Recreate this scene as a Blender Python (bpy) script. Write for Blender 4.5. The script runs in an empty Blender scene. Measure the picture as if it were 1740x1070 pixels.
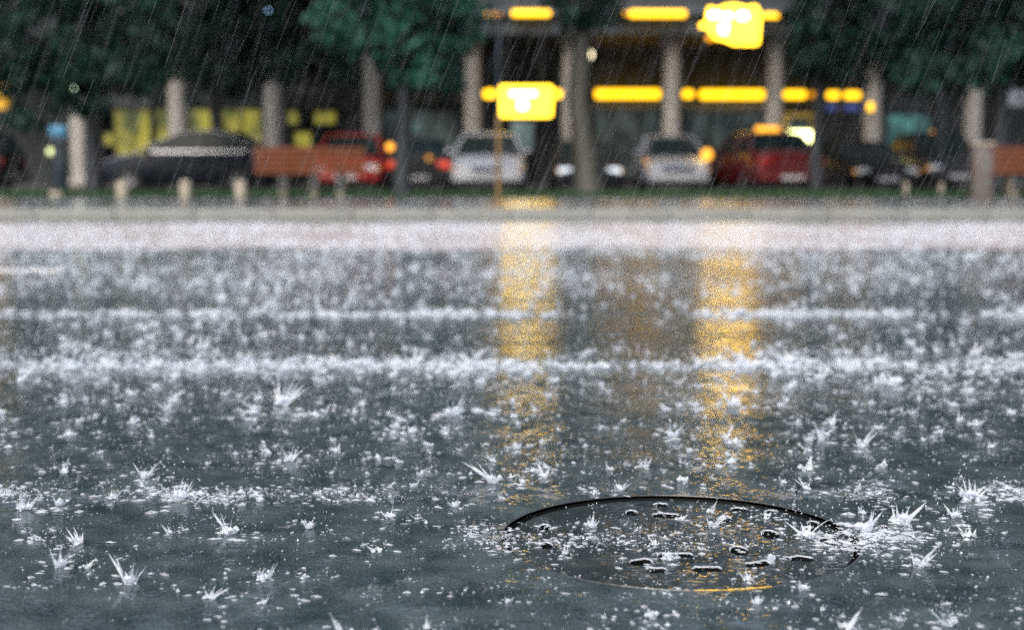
import bpy, bmesh, math, random
import numpy as np
from mathutils import Vector, Matrix, noise as mnoise
random.seed(7); rng = np.random.default_rng(11)
R = math.radians
sc = bpy.context.scene
COL = sc.collection

# ------------------------------------------------------------------ camera
F_PX, CX, CY, HZ, CAM_H = 2392.0, 870.0, 535.0, 279.0, 0.68      # focal length and centre in photograph pixels
PITCH = math.atan((CY - HZ) / F_PX)
cam = bpy.data.cameras.new('camera'); camo = bpy.data.objects.new('camera', cam); COL.objects.link(camo)
camo.location = (0, 0, CAM_H); camo.rotation_euler = (math.pi / 2 - PITCH, 0, 0)
cam.sensor_width = 36; cam.lens = 36 * F_PX / 1740
cam.clip_start = 0.05; cam.clip_end = 3000
cam.dof.use_dof = True; cam.dof.focus_distance = 2.62; cam.dof.aperture_fstop = 2.3
sc.camera = camo

# ------------------------------------------------------------------ world, sun, exposure
w = bpy.data.worlds.new('World'); sc.world = w; w.use_nodes = True
nt = w.node_tree; nt.nodes.clear()
out = nt.nodes.new('ShaderNodeOutputWorld'); bg = nt.nodes.new('ShaderNodeBackground')
sky = nt.nodes.new('ShaderNodeTexSky'); sky.sky_type = 'NISHITA'; sky.sun_disc = False
sky.sun_elevation = R(48); sky.sun_rotation = R(200); sky.air_density = 1.0; sky.dust_density = 6.0; sky.ozone_density = 1.5
hs = nt.nodes.new('ShaderNodeHueSaturation'); hs.inputs['Saturation'].default_value = 0.84
nt.links.new(sky.outputs[0], hs.inputs['Color']); nt.links.new(hs.outputs[0], bg.inputs['Color'])
bg.inputs['Strength'].default_value = 0.12
nt.links.new(bg.outputs[0], out.inputs['Surface'])
sun = bpy.data.lights.new('sun', 'SUN'); suno = bpy.data.objects.new('sun', sun); COL.objects.link(suno)
sun.energy = 0.3; sun.angle = R(25); sun.color = (1, .96, .92)
az = R(200); el = R(48)
d = Vector((math.sin(az) * math.cos(el), math.cos(az) * math.cos(el), math.sin(el)))
suno.rotation_euler = d.to_track_quat('Z', 'Y').to_euler()
sc.view_settings.view_transform = 'Standard'; sc.view_settings.look = 'None'
sc.view_settings.exposure = 1.3; sc.view_settings.gamma = 1.0
sc.render.engine = 'CYCLES'
sc.cycles.max_bounces = 6; sc.cycles.transparent_max_bounces = 12; sc.cycles.sample_clamp_indirect = 6; sc.cycles.use_denoising = False
sc.cycles.volume_bounces = 0

# ------------------------------------------------------------------ helpers
def at(px, py, D):
    """world point on the plane y = D seen at photograph pixel (px, py)"""
    u = (px - CX) / F_PX; v = -(py - CY) / F_PX
    y = math.cos(PITCH) + v * math.sin(PITCH); z = -math.sin(PITCH) + v * math.cos(PITCH)
    return Vector((u / y * D, D, CAM_H + z / y * D))
def ground(px, py, z0=0.0):
    u = (px - CX) / F_PX; v = -(py - CY) / F_PX
    y = math.cos(PITCH) + v * math.sin(PITCH); z = -math.sin(PITCH) + v * math.cos(PITCH)
    D = (z0 - CAM_H) / (z / y)
    return Vector((u / y * D, D, z0))
def X(px, D): return at(px, HZ, D).x
def Z(py, D): return at(CX, py, D).z

class MB:
    def __init__(s): s.v = []; s.f = []
    def add(s, vs, fs, M=None):
        b = len(s.v)
        for p in vs:
            p = Vector(p); s.v.append(tuple(M @ p) if M else tuple(p))
        s.f += [tuple(b + i for i in f) for f in fs]
        return s
    def box(s, x0, x1, y0, y1, z0, z1, M=None, bev=0.0):
        if bev <= 0:
            return s.add([(x0,y0,z0),(x1,y0,z0),(x1,y1,z0),(x0,y1,z0),(x0,y0,z1),(x1,y0,z1),(x1,y1,z1),(x0,y1,z1)],
                  [(0,3,2,1),(4,5,6,7),(0,1,5,4),(1,2,6,5),(2,3,7,6),(3,0,4,7)], M)
        bm = bmesh.new(); bmesh.ops.create_cube(bm, size=1)
        for v in bm.verts:
            v.co = Vector(((x0+x1)/2 + v.co.x*(x1-x0), (y0+y1)/2 + v.co.y*(y1-y0), (z0+z1)/2 + v.co.z*(z1-z0)))
        bmesh.ops.bevel(bm, geom=bm.edges[:], offset=bev, segments=2, affect='EDGES', profile=.6)
        bm.verts.index_update()
        s.add([v.co for v in bm.verts], [tuple(v.index for v in f.verts) for f in bm.faces], M); bm.free(); return s
    def tube(s, pts, rad, n=8, M=None, cap=True):
        pts = [Vector(p) for p in pts]
        if not hasattr(rad, '__len__'): rad = [rad] * len(pts)
        vs = []; fs = []
        for i, p in enumerate(pts):
            t = (pts[min(i+1, len(pts)-1)] - pts[max(i-1, 0)]).normalized()
            a = t.orthogonal().normalized() if abs(t.z) < .95 else t.cross(Vector((0,1,0))).normalized()
            if abs(t.z) < .95: a = t.cross(Vector((0,0,1))).normalized()
            b = t.cross(a)
            for k in range(n):
                q = 2*math.pi*k/n; vs.append(p + (a*math.cos(q) + b*math.sin(q))*rad[i])
        for i in range(len(pts)-1):
            for k in range(n):
                fs.append((i*n+k, i*n+(k+1)%n, (i+1)*n+(k+1)%n, (i+1)*n+k))
        if cap: fs.append(tuple(range(n))[::-1]); fs.append(tuple(range((len(pts)-1)*n, len(pts)*n)))
        return s.add(vs, fs, M)
    def lathe(s, prof, n=24, M=None):
        vs = []; fs = []; m = len(prof)
        for k in range(n):
            q = 2*math.pi*k/n
            for r, z in prof: vs.append((r*math.cos(q), r*math.sin(q), z))
        for k in range(n):
            for i in range(m-1):
                fs.append((k*m+i, ((k+1)%n)*m+i, ((k+1)%n)*m+i+1, k*m+i+1))
        return s.add(vs, fs, M)
    def sphere(s, c, r, n=10, M=None, sz=1):
        c = Vector(c); prof = [(max(1e-4, r*math.sin(math.pi*i/n)), -r*sz*math.cos(math.pi*i/n)) for i in range(n+1)]
        T = Matrix.Translation(c)
        return s.lathe(prof, n*2, (M @ T) if M else T)
    def build(s, name, mat, parent=None, smooth=False):
        me = bpy.data.meshes.new(name); me.from_pydata(s.v, [], s.f); me.update()
        if smooth:
            me.polygons.foreach_set('use_smooth', [True]*len(me.polygons))
            try: me.set_sharp_from_angle(angle=R(38))
            except Exception: pass
        me.materials.append(mat)
        o = bpy.data.objects.new(name, me); COL.objects.link(o)
        if parent: o.parent = parent
        return o
def np_mesh(name, verts, faces, mat, parent=None):
    """verts (n,3), faces (m,k)"""
    me = bpy.data.meshes.new(name); n, m, k = len(verts), len(faces), faces.shape[1]
    me.vertices.add(n); me.vertices.foreach_set('co', np.asarray(verts, np.float32).ravel())
    me.loops.add(m*k); me.loops.foreach_set('vertex_index', np.asarray(faces, np.int32).ravel())
    me.polygons.add(m); me.polygons.foreach_set('loop_start', np.arange(m, dtype=np.int32)*k)
    me.update(calc_edges=True); me.validate(); me.materials.append(mat)
    o = bpy.data.objects.new(name, me); COL.objects.link(o)
    if parent: o.parent = parent
    return o
def tag(o, label=None, cat=None, group=None, kind=None):
    if label: o['label'] = label
    if cat: o['category'] = cat
    if group: o['group'] = group
    if kind: o['kind'] = kind
    return o
def empty(name, loc=(0,0,0), rz=0):
    o = bpy.data.objects.new(name, None); COL.objects.link(o); o.location = loc; o.rotation_euler = (0,0,rz)
    o.empty_display_size = .1; return o
def children(o): return [c for c in bpy.data.objects if c.parent == o]
def copy_tree(o, parent=None):
    c = o.copy(); COL.objects.link(c); c.parent = parent
    for ch in children(o): copy_tree(ch, c)
    return c

# ------------------------------------------------------------------ materials
def new_mat(name):
    m = bpy.data.materials.new(name); m.use_nodes = True
    return m, m.node_tree, m.node_tree.nodes['Principled BSDF']
def mat(name, col, rough=.6, metal=0, spec=.5, var=.0, scale=8, bump=0, coat=0, emit=None, es=0, alpha=1, trans=0):
    m, t, b = new_mat(name)
    b.inputs['Roughness'].default_value = rough; b.inputs['Metallic'].default_value = metal
    b.inputs['Specular IOR Level'].default_value = spec; b.inputs['Coat Weight'].default_value = coat
    b.inputs['Coat Roughness'].default_value = .06
    b.inputs['Alpha'].default_value = alpha; b.inputs['Transmission Weight'].default_value = trans
    tc = t.nodes.new('ShaderNodeTexCoord'); n = t.nodes.new('ShaderNodeTexNoise')
    n.inputs['Scale'].default_value = scale; n.inputs['Detail'].default_value = 5
    t.links.new(tc.outputs['Object'], n.inputs['Vector'])
    mx = t.nodes.new('ShaderNodeMix'); mx.data_type = 'RGBA'
    a = [c*(1-var) for c in col]; c2 = [min(1, c*(1+var)) for c in col]
    mx.inputs['A'].default_value = (*a, 1); mx.inputs['B'].default_value = (*c2, 1)
    t.links.new(n.outputs['Fac'], mx.inputs['Factor']); t.links.new(mx.outputs['Result'], b.inputs['Base Color'])
    if bump:
        bp = t.nodes.new('ShaderNodeBump'); bp.inputs['Strength'].default_value = bump; bp.inputs['Distance'].default_value = .02
        t.links.new(n.outputs['Fac'], bp.inputs['Height']); t.links.new(bp.outputs['Normal'], b.inputs['Normal'])
    if emit:
        b.inputs['Emission Color'].default_value = (*emit, 1); b.inputs['Emission Strength'].default_value = es
    return m

class NT:
    """small node-expression helper"""
    def __init__(s, t): s.t = t
    def val(s, sock, x):
        if isinstance(x, (int, float)): sock.default_value = x
        elif isinstance(x, tuple): sock.default_value = x
        else: s.t.links.new(x, sock)
    def m(s, op, a, b=0.0, c=0.0):
        n = s.t.nodes.new('ShaderNodeMath'); n.operation = op
        s.val(n.inputs[0], a); s.val(n.inputs[1], b); s.val(n.inputs[2], c); return n.outputs[0]
    def vm(s, op, a, b=(0.,0.,0.), scale=None):
        n = s.t.nodes.new('ShaderNodeVectorMath'); n.operation = op
        s.val(n.inputs[0], a)
        if op not in ('NORMALIZE', 'SCALE', 'LENGTH'): s.val(n.inputs[1], b)
        if scale is not None: s.val(n.inputs['Scale'], scale)
        return n.outputs['Value' if op == 'LENGTH' else 'Vector']
    def noise(s, vec, scale, detail=3, rough=.5, dist=0):
        n = s.t.nodes.new('ShaderNodeTexNoise'); n.inputs['Scale'].default_value = scale
        n.inputs['Detail'].default_value = detail; n.inputs['Roughness'].default_value = rough; n.inputs['Distortion'].default_value = dist
        s.t.links.new(vec, n.inputs['Vector']); return n
    def ramp(s, x, a, b, lo=0., hi=1.):
        n = s.t.nodes.new('ShaderNodeMapRange'); n.interpolation_type = 'SMOOTHSTEP'
        s.val(n.inputs['Value'], x); n.inputs['From Min'].default_value = a; n.inputs['From Max'].default_value = b
        n.inputs['To Min'].default_value = lo; n.inputs['To Max'].default_value = hi; return n.outputs[0]
    def mix(s, f, a, b):
        n = s.t.nodes.new('ShaderNodeMix'); n.data_type = 'RGBA'
        s.val(n.inputs['Factor'], f); s.val(n.inputs['A'], a); s.val(n.inputs['B'], b); return n.outputs['Result']

MH = ground(1153, 912); MH_R = 0.325                      # manhole centre and radius
BANDS = [(2.86, .10, 1.0), (4.72, .17, 1.0), (6.35, .22, .9)]   # distance, half width, strength of the water-filled seams

def wet_surface(name, dark, light, tex_scale, rough, amp=1.0, bands=False, rust=False):
    """Rain-beaten wet surface: the normal is the sum of point-evaluated ripple slopes"""
    m, t, b = new_mat(name); N = NT(t)
    geo = t.nodes.new('ShaderNodeNewGeometry'); P = geo.outputs['Position']
    sep = t.nodes.new('ShaderNodeSeparateXYZ'); t.links.new(P, sep.inputs[0])
    n1 = N.noise(P, 9 * tex_scale, 6, .65); n2 = N.noise(P, 260 * tex_scale, 2, .6); n3 = N.noise(P, 1.3, 3, .5)
    f = N.m('ADD', N.m('MULTIPLY', n1.outputs['Fac'], .45), N.m('MULTIPLY', n2.outputs['Fac'], .55))
    col = N.mix(N.ramp(f, .36, .66), (*dark, 1), (*light, 1))
    t.links.new(col, b.inputs['Base Color'])
    b.inputs['IOR'].default_value = 1.36
    # ripples
    big = N.noise(P, 2.2, 3, .6); patch = N.ramp(big.outputs['Fac'], .44, .66)
    big2 = N.noise(P, 11, 3, .6); patch2 = N.ramp(big2.outputs['Fac'], .50, .68)
    msk = N.m('ADD', .06, N.m('ADD', N.m('MULTIPLY', patch, .55), N.m('MULTIPLY', patch2, .75)))
    if bands:
        wob = N.m('MULTIPLY', N.m('SUBTRACT', N.noise(P, .9, 2).outputs['Fac'], .5), .35)
        for D, hw, st in BANDS:
            dd = N.m('ABSOLUTE', N.m('SUBTRACT', N.m('ADD', sep.outputs['Y'], wob), D + .0))
            g = N.ramp(dd, hw * .25, hw, 1., 0.)
            msk = N.m('ADD', msk, N.m('MULTIPLY', N.m('MULTIPLY', g, N.ramp(big2.outputs['Fac'], .42, .6)), 2.0 * st))
        # ruffled water spilling over both ends of the cover rim
        for ox, oy in ((-MH_R*1.0, .0), (MH_R*1.12, .02)):
            dx = N.m('SUBTRACT', sep.outputs['X'], MH.x + ox); dy = N.m('SUBTRACT', sep.outputs['Y'], MH.y + oy)
            r = N.m('SQRT', N.m('ADD', N.m('MULTIPLY', dx, dx), N.m('MULTIPLY', dy, dy)))
            msk = N.m('ADD', msk, N.ramp(r, .02, .13, 1.5, 0.))
    rA = N.noise(P, 42, 2, .5); rB = N.noise(P, 150, 1, .5)
    vA = N.vm('SCALE', N.vm('SUBTRACT', rA.outputs['Color'], (.5,.5,.5)), scale=N.m('MULTIPLY', msk, .95 * amp))
    vB = N.vm('SCALE', N.vm('SUBTRACT', rB.outputs['Color'], (.5,.5,.5)), scale=N.m('ADD', N.m('MULTIPLY', msk, .45 * amp), .035))
    acc = N.vm('ADD', vA, vB)
    # rings round each drop that has just hit
    for sc_, k, dec, st in ((9., 340., 30., .22), (17., 620., 55., .18)):
        vo = t.nodes.new('ShaderNodeTexVoronoi'); vo.voronoi_dimensions = '2D'; vo.inputs['Scale'].default_value = sc_
        t.links.new(P, vo.inputs['Vector'])
        ctr = N.vm('SCALE', vo.outputs['Position'], scale=1/sc_) if False else vo.outputs['Position']
        dv = N.vm('SUBTRACT', P, ctr); dist = N.vm('LENGTH', N.vm('MULTIPLY', dv, (1.,1.,0.)))
        dirv = N.vm('NORMALIZE', N.vm('MULTIPLY', dv, (1.,1.,0.)))
        env = N.m('POWER', 2.718, N.m('MULTIPLY', dist, -dec))
        rnd = N.noise(vo.outputs['Color'], 3.0, 0)
        wv = N.m('MULTIPLY', N.m('SINE', N.m('ADD', N.m('MULTIPLY', dist, k), N.m('MULTIPLY', rnd.outputs['Fac'], 30.))), N.m('MULTIPLY', env, st*amp))
        acc = N.vm('ADD', acc, N.vm('SCALE', dirv, scale=wv))
    und = N.noise(N.vm('MULTIPLY', P, (.10, 1., 1.)), 2.3, 2, .55)      # long shallow undulations of the carriageway
    acc = N.vm('ADD', acc, N.vm('MULTIPLY', N.vm('SUBTRACT', und.outputs['Color'], (.5,.5,.5)), (.02, .15, 0.)))
    nrm = N.vm('NORMALIZE', N.vm('ADD', N.vm('MULTIPLY', acc, (.6,1.,0.)), geo.outputs['Normal']))
    t.links.new(nrm, b.inputs['Normal'])
    t.links.new(N.m('ADD', rough, N.m('MULTIPLY', n3.outputs['Fac'], .06)), b.inputs['Roughness'])
    return m

M = {}
M['road'] = wet_surface('wet_asphalt', (.009,.018,.021), (.085,.11,.115), 1.0, .075, .68, True)
M['lane'] = wet_surface('wet_concrete', (.35,.325,.325), (.54,.505,.505), .6, .15, 1.6)
M['pave'] = wet_surface('wet_paving', (.035,.045,.045), (.09,.10,.10), .6, .12, .5)
M['lot'] = wet_surface('wet_parking_asphalt', (.012,.015,.016), (.035,.04,.04), .5, .12, .7)
M['kerb'] = mat('kerb_stone', (.19,.20,.19), .35, var=.25, scale=6, bump=.3)
M['line'] = mat('road_paint', (.75,.77,.78), .25, var=.12, scale=30)
M['iron'] = mat('wet_cast_iron', (.045,.05,.05), .22, .25, var=.5, scale=60, bump=.15)
M['shaded_iron'] = mat('shaded_wet_iron', (.008,.009,.009), .5, spec=.2, var=.4, scale=60)
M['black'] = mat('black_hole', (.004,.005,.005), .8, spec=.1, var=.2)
M['yellow_arc'] = mat('mottled_yellow', (.55,.36,.05), .4, var=.5, scale=90)
M['column'] = mat('column_stone', (.275,.265,.245), .55, var=.25, scale=3, bump=.1)
M['facade'] = mat('facade_render', (.028,.036,.040), .6, var=.25, scale=1.5)
M['facade_grey'] = mat('fascia_panel', (.06,.08,.10), .45, var=.2, scale=2)
M['ceil'] = mat('arcade_ceiling', (.03,.025,.02), .7, var=.2)
M['floor'] = mat('arcade_floor', (.07,.065,.06), .3, var=.2)
M['darkglass'] = mat('dark_glass', (.015,.02,.022), .06, spec=.8, var=.3, scale=1)
M['frame_m'] = mat('shop_frame', (.05,.05,.05), .4, var=.2)
M['bark'] = mat('wet_bark', (.05,.05,.04), .5, var=.6, scale=9, bump=.8)
M['bark_dark'] = mat('dark_wet_bark', (.012,.017,.022), .5, var=.6, scale=9, bump=.8)
M['wood'] = mat('bench_wood', (.125,.036,.012), .5, spec=.2, var=.35, scale=14, bump=.1)
M['concrete'] = mat('pale_concrete', (.30,.265,.21), .6, var=.2, scale=15, bump=.2)
M['rust_pole'] = mat('ochre_pole', (.16,.10,.035), .5, var=.3, scale=20)
M['brick'] = None
M['tyre'] = mat('tyre_rubber', (.012,.012,.013), .6, var=.2)
M['rim'] = mat('wheel_alloy', (.35,.36,.38), .3, .7, var=.15)
M['chrome'] = mat('chrome', (.6,.62,.65), .15, 1, var=.05)
M['carglass'] = mat('car_glass', (.008,.018,.018), .15, spec=.10, var=.2, scale=2)
M['trim'] = mat('black_trim', (.015,.015,.017), .4, var=.2)
M['plate'] = mat('number_plate', (.55,.56,.58), .4, var=.08)
M['lamp_clear'] = mat('headlamp_glass', (.75,.78,.82), .1, spec=.8, var=.08)
M['lamp_red'] = mat('tail_lamp', (.35,.012,.01), .2, var=.15)
M['lamp_red_lit'] = mat('tail_lamp_wet', (.6,.05,.03), .2, var=.15, emit=(1,.08,.03), es=.25)
M['amber_lit'] = mat('amber_lamp', (.8,.35,.03), .3, emit=(1,.42,.03), es=.9)
M['amber_dim'] = mat('amber_lamp_dim', (.7,.3,.03), .3, emit=(1,.42,.06), es=.22)
def glow(name, col, s): return mat(name, [min(1, c) for c in col], .4, emit=col, es=s, var=.05)
M['yellow_sign'] = glow('yellow_light_box', (1,.56,.022), 3.0)
M['yellow_sign_dim'] = glow('yellow_light_box_soft', (1,.60,.025), 2.3)
M['yellow_strip'] = glow('yellow_strip_light', (1,.52,.008), 1.35)
M['orange_strip'] = glow('orange_strip_light', (1,.42,.01), .35)
M['white_glyph'] = glow('white_sign_face', (1,.97,.72), 3.0)
M['lamp_white'] = glow('globe_lamp', (1,.86,.55), 2.2)
M['sky_gap'] = glow('bluish_sky_gap', (.35,.62,1), 1.6); M['sky_gap_dim'] = glow('bluish_sky_gap_dim', (.3,.5,.7), .6)  # glow for bits of sky between the leaves, no real lamps
M['lamp_pale'] = glow('pale_yellow_lamp', (.8,.9,.4), .5)
M['lamp_green'] = glow('greenish_lamp', (.75,1,.72), 1.4)
M['panel_lit'] = glow('pale_lit_panel', (1,1,.42), 3.2)
def interior(name, c1, c2, st):
    """lit room seen through a shop window: shelves, posters and walls of uneven brightness"""
    m, t, b = new_mat(name); N = NT(t); geo = t.nodes.new('ShaderNodeNewGeometry'); P_ = geo.outputs['Position']
    a = N.noise(N.vm('MULTIPLY', P_, (1.6, 1., .8)), 1.0, 3, .6); f = N.ramp(a.outputs['Fac'], .36, .64)
    col = N.mix(f, (*c1, 1), (*c2, 1)); t.links.new(col, b.inputs['Base Color']); t.links.new(col, b.inputs['Emission Color'])
    b.inputs['Emission Strength'].default_value = st; b.inputs['Roughness'].default_value = .3; return m
M['shop_yellow'] = interior('yellow_shop_interior', (.10,.13,.04), (.62,.56,.07), .15)
M['shop_teal'] = interior('teal_shop_interior', (.04,.14,.14), (.16,.50,.46), .12)
M['shop_dim'] = interior('dim_shop_interior', (.02,.035,.04), (.12,.16,.16), .13)
M['shop_white'] = interior('pale_shop_interior', (.10,.17,.18), (.45,.62,.60), .13)
M['blue_sign'] = glow('blue_sign_face', (.05,.10,.4), .22)
M['orange_box'] = glow('orange_sign_face', (.7,.38,.02), .14)
M['grey_board'] = mat('grey_signboard', (.20,.23,.27), .45, var=.15, scale=3)
M['ochre'] = mat('ochre_surround', (.28,.19,.03), .5, var=.2)
M['blue_cap'] = mat('blue_enamel', (.05,.22,.38), .35, var=.1)
M['dark_metal'] = mat('dark_metal', (.02,.035,.05), .4, .3, var=.2)

def leaf_mat(name, c1, c2):
    m, t, b = new_mat(name); N = NT(t)
    geo = t.nodes.new('ShaderNodeNewGeometry')
    n = N.noise(geo.outputs['Position'], 1.6, 3)
    rnd = geo.outputs['Random Per Island']
    f = N.m('ADD', N.m('MULTIPLY', N.ramp(n.outputs['Fac'], .35, .65), .6), N.m('MULTIPLY', rnd, .4))
    t.links.new(N.mix(f, (*c1, 1), (*c2, 1)), b.inputs['Base Color'])
    b.inputs['Roughness'].default_value = .5; b.inputs['Specular IOR Level'].default_value = .15
    tr = t.nodes.new('ShaderNodeBsdfTranslucent'); ms = t.nodes.new('ShaderNodeMixShader'); ms.inputs[0].default_value = .25
    t.links.new(N.mix(f, (*[c*1.0 for c in c1], 1), (*[c*1.0 for c in c2], 1)), tr.inputs['Color'])
    o = t.nodes['Material Output']
    t.links.new(b.outputs[0], ms.inputs[1]); t.links.new(tr.outputs[0], ms.inputs[2]); t.links.new(ms.outputs[0], o.inputs['Surface'])
    return m
M['leaf'] = leaf_mat('wet_leaves', (.003,.014,.011), (.012,.050,.035))
M['leaf_lit'] = leaf_mat('lit_wet_leaves', (.005,.03,.024), (.024,.11,.075))  # brighter copy of the leaf colour, for leaves that catch the light
M['grass'] = leaf_mat('grass_blades', (.02,.05,.025), (.05,.10,.045))
M['verge'] = mat('verge_soil', (.02,.035,.025), .6, var=.4, scale=5)

def splash_mat(name, alpha):
    m, t, b = new_mat(name)
    b.inputs['Base Color'].default_value = (.80,.85,.90, 1); b.inputs['Roughness'].default_value = .18
    b.inputs['IOR'].default_value = 1.33; b.inputs['Specular IOR Level'].default_value = .6
    tr = t.nodes.new('ShaderNodeBsdfTranslucent'); tr.inputs['Color'].default_value = (.85,.9,.95,1)
    ms = t.nodes.new('ShaderNodeMixShader'); ms.inputs[0].default_value = .45
    tp = t.nodes.new('ShaderNodeBsdfTransparent'); m2 = t.nodes.new('ShaderNodeMixShader')
    N = NT(t); geo = t.nodes.new('ShaderNodeNewGeometry')
    n = N.noise(geo.outputs['Position'], 160, 2)
    t.links.new(N.ramp(n.outputs['Fac'], .30, .62, alpha*.45, alpha), m2.inputs[0])
    o = t.nodes['Material Output']
    t.links.new(b.outputs[0], ms.inputs[1]); t.links.new(tr.outputs[0], ms.inputs[2])
    t.links.new(tp.outputs[0], m2.inputs[1]); t.links.new(ms.outputs[0], m2.inputs[2]); t.links.new(m2.outputs[0], o.inputs['Surface'])
    return m
M['splash'] = splash_mat('splash_water', .80)
M['rain'] = splash_mat('rain_water', .09)

def brick_mat():
    m, t, b = new_mat('red_grey_masonry')
    tc = t.nodes.new('ShaderNodeTexCoord'); br = t.nodes.new('ShaderNodeTexBrick')
    mp = t.nodes.new('ShaderNodeMapping'); mp.inputs['Rotation'].default_value = (math.pi/2, 0, 0)
    t.links.new(tc.outputs['Object'], mp.inputs['Vector']); t.links.new(mp.outputs[0], br.inputs['Vector'])
    br.inputs['Color1'].default_value = (.09,.04,.035,1); br.inputs['Color2'].default_value = (.09,.095,.09,1)
    br.inputs['Mortar'].default_value = (.13,.13,.12,1); br.inputs['Scale'].default_value = 4; br.inputs['Mortar Size'].default_value = .02
    t.links.new(br.outputs['Color'], b.inputs['Base Color']); b.inputs['Roughness'].default_value = .5
    return m
M['brick'] = brick_mat()

# ------------------------------------------------------------------ the setting
LANE0, LANE1, KERB0, KERB1 = 11.3, 16.2, 17.75, 18.05
ZP = .11                                                   # pavement level
def struct(o): o['kind'] = 'structure'; return o
def sheet(name, x0, x1, y0, y1, z, m):
    return struct(MB().add([(x0,y0,z),(x1,y0,z),(x1,y1,z),(x0,y1,z)], [(0,1,2,3)]).build(name, m))
sheet('ground', -400, 400, -300, 900, -.06, M['lot'])
# road sheet with a real round opening for the manhole
b = MB(); n = 192; S = .6
vs = []
for k in range(n):
    q = 2*math.pi*k/n; c, s = math.cos(q), math.sin(q)
    vs.append((MH.x + MH_R*c, MH.y + MH_R*s, 0))
    kk = S / max(abs(c), abs(s)); vs.append((MH.x + kk*c, MH.y + kk*s, 0))
fs = [(2*k, 2*k+1, (2*((k+1)%n))+1, 2*((k+1)%n)) for k in range(n)]
b.add(vs, fs)
xa, xb, ya, yb = MH.x-S, MH.x+S, MH.y-S, MH.y+S
for (x0,x1,y0,y1) in ((-60,xa,-20,KERB0),(xb,60,-20,KERB0),(xa,xb,-20,ya),(xa,xb,yb,KERB0)):
    b.add([(x0,y0,0),(x1,y0,0),(x1,y1,0),(x0,y1,0)], [(0,1,2,3)])
struct(b.build('road', M['road']))
b = MB(); nx = 400
for k in range(nx+1):
    x = -60 + 120*k/nx
    b.v += [(x, LANE0 + .35*mnoise.noise(Vector((x*.7, 0, 0))) + .12*mnoise.noise(Vector((x*4, 0, 0))), .004), (x, LANE1 + .2*mnoise.noise(Vector((x*.8, 5, 0))), .004)]
b.f = [(2*k, 2*k+2, 2*k+3, 2*k+1) for k in range(nx)]
struct(b.build('concrete_lane', M['lane']))
b = MB()
xx = -45
while xx < 45:
    b.box(xx, xx+.99, KERB0, KERB1, -.05, ZP+.012, bev=.012); xx += 1.0
struct(b.build('kerb', M['kerb'], smooth=True))
sheet('pavement', -60, 60, KERB1, 23.8, ZP, M['pave'])
sheet('verge_ground', -60, 60, 23.8, 29.8, ZP+.004, M['verge'])
b = MB().box(-60, 60, 29.8, 30.0, -.05, ZP+.01); struct(b.build('verge_kerb', M['concrete']))
sheet('parking_lot', -60, 60, 30.0, 41.0, .0, M['lot'])
sheet('gap_line', 0, 0.001, 5, 5.001, -.05, M['lot']) if False else None
# road marking
e = ground(112, 459)
b = MB().box(-9, e.x, e.y-.10, e.y+.10, .001, .005)
struct(b.build('lane_marking', M['line']))

# grass
ng = 42000
gx = rng.uniform(-15, 15, ng); gy = rng.uniform(24.0, 29.7, ng); h = rng.uniform(.03, .11, ng) ; a = rng.uniform(0, 6.28, ng)
wd = rng.uniform(.006, .014, ng); lx = rng.normal(0, .03, ng); ly = rng.normal(0, .03, ng)
V = np.zeros((ng, 3, 3)); V[:,0] = np.c_[gx - wd*np.cos(a), gy - wd*np.sin(a), np.full(ng, ZP)]
V[:,1] = np.c_[gx + wd*np.cos(a), gy + wd*np.sin(a), np.full(ng, ZP)]; V[:,2] = np.c_[gx+lx, gy+ly, ZP+h]
o = np_mesh('grass', V.reshape(-1,3), np.arange(ng*3).reshape(-1,3), M['grass'])
tag(o, 'low wet grass strip between the paved path and the parked cars', 'grass', kind='stuff')

# ------------------------------------------------------------------ manhole
mh = empty('manhole_cover', (MH.x, MH.y, 0)); tag(mh, 'round iron manhole cover sunk in the wet road, pierced by holes and slots', 'manhole cover')
fr = MB().lathe([(MH_R-.004,-.004),(MH_R-.001,-.03),(MH_R-.001,-.07),(MH_R-.03,-.07),(MH_R-.03,-.036),(MH_R-.012,-.034)], 192)
fr.build('frame', M['shaded_iron'], mh, True)  # shade of the recess put into the frame's near-black colour
rl = MB(); rl.tube([Vector(((MH_R+.0015)*math.cos(2*math.pi*k/192), (MH_R+.0015)*math.sin(2*math.pi*k/192), .0)) for k in range(194)], .0014, 6, cap=False); rl.build('rim', M['iron'], mh, True)
def z6(x, y): return (780 + x/2.2308, 780 + y/2.2308)
ROUND = [(655,213,.010),(1010,237,.011),(1180,295,.014),(1062,357,.014),(330,337,.010),(325,268,.010),(1395,322,.012),(1345,255,.010)]
SLOT = [(765,183,60,0),(1060,200,64,0),(1185,210,56,-4),(785,223,110,-2),(820,375,130,0),(690,400,90,20),(750,432,76,-4),(940,428,105,2),(1140,408,110,12),(1300,388,86,-5)]
def cover_pts(zx, zy):
    p = ground(*z6(zx, zy), -.012); return p.x-MH.x, p.y-MH.y
cu = bpy.data.curves.new('cover', 'CURVE'); cu.dimensions = '2D'; cu.fill_mode = 'BOTH'; cu.extrude = .009
def spl(pts):
    s = cu.splines.new('POLY'); s.points.add(len(pts)-1)
    for i, (x, y) in enumerate(pts): s.points[i].co = (x, y, 0, 1)
    s.use_cyclic_u = True
RC = MH_R - .012
spl([(RC*math.cos(2*math.pi*k/96), RC*math.sin(2*math.pi*k/96)) for k in range(96)])
holes = []
for zx, zy, r in ROUND:
    x, y = cover_pts(zx, zy); holes.append([(x + 1.15*r*math.cos(q*math.pi/8), y + r*2.0*math.sin(q*math.pi/8)) for q in range(16)])
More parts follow.
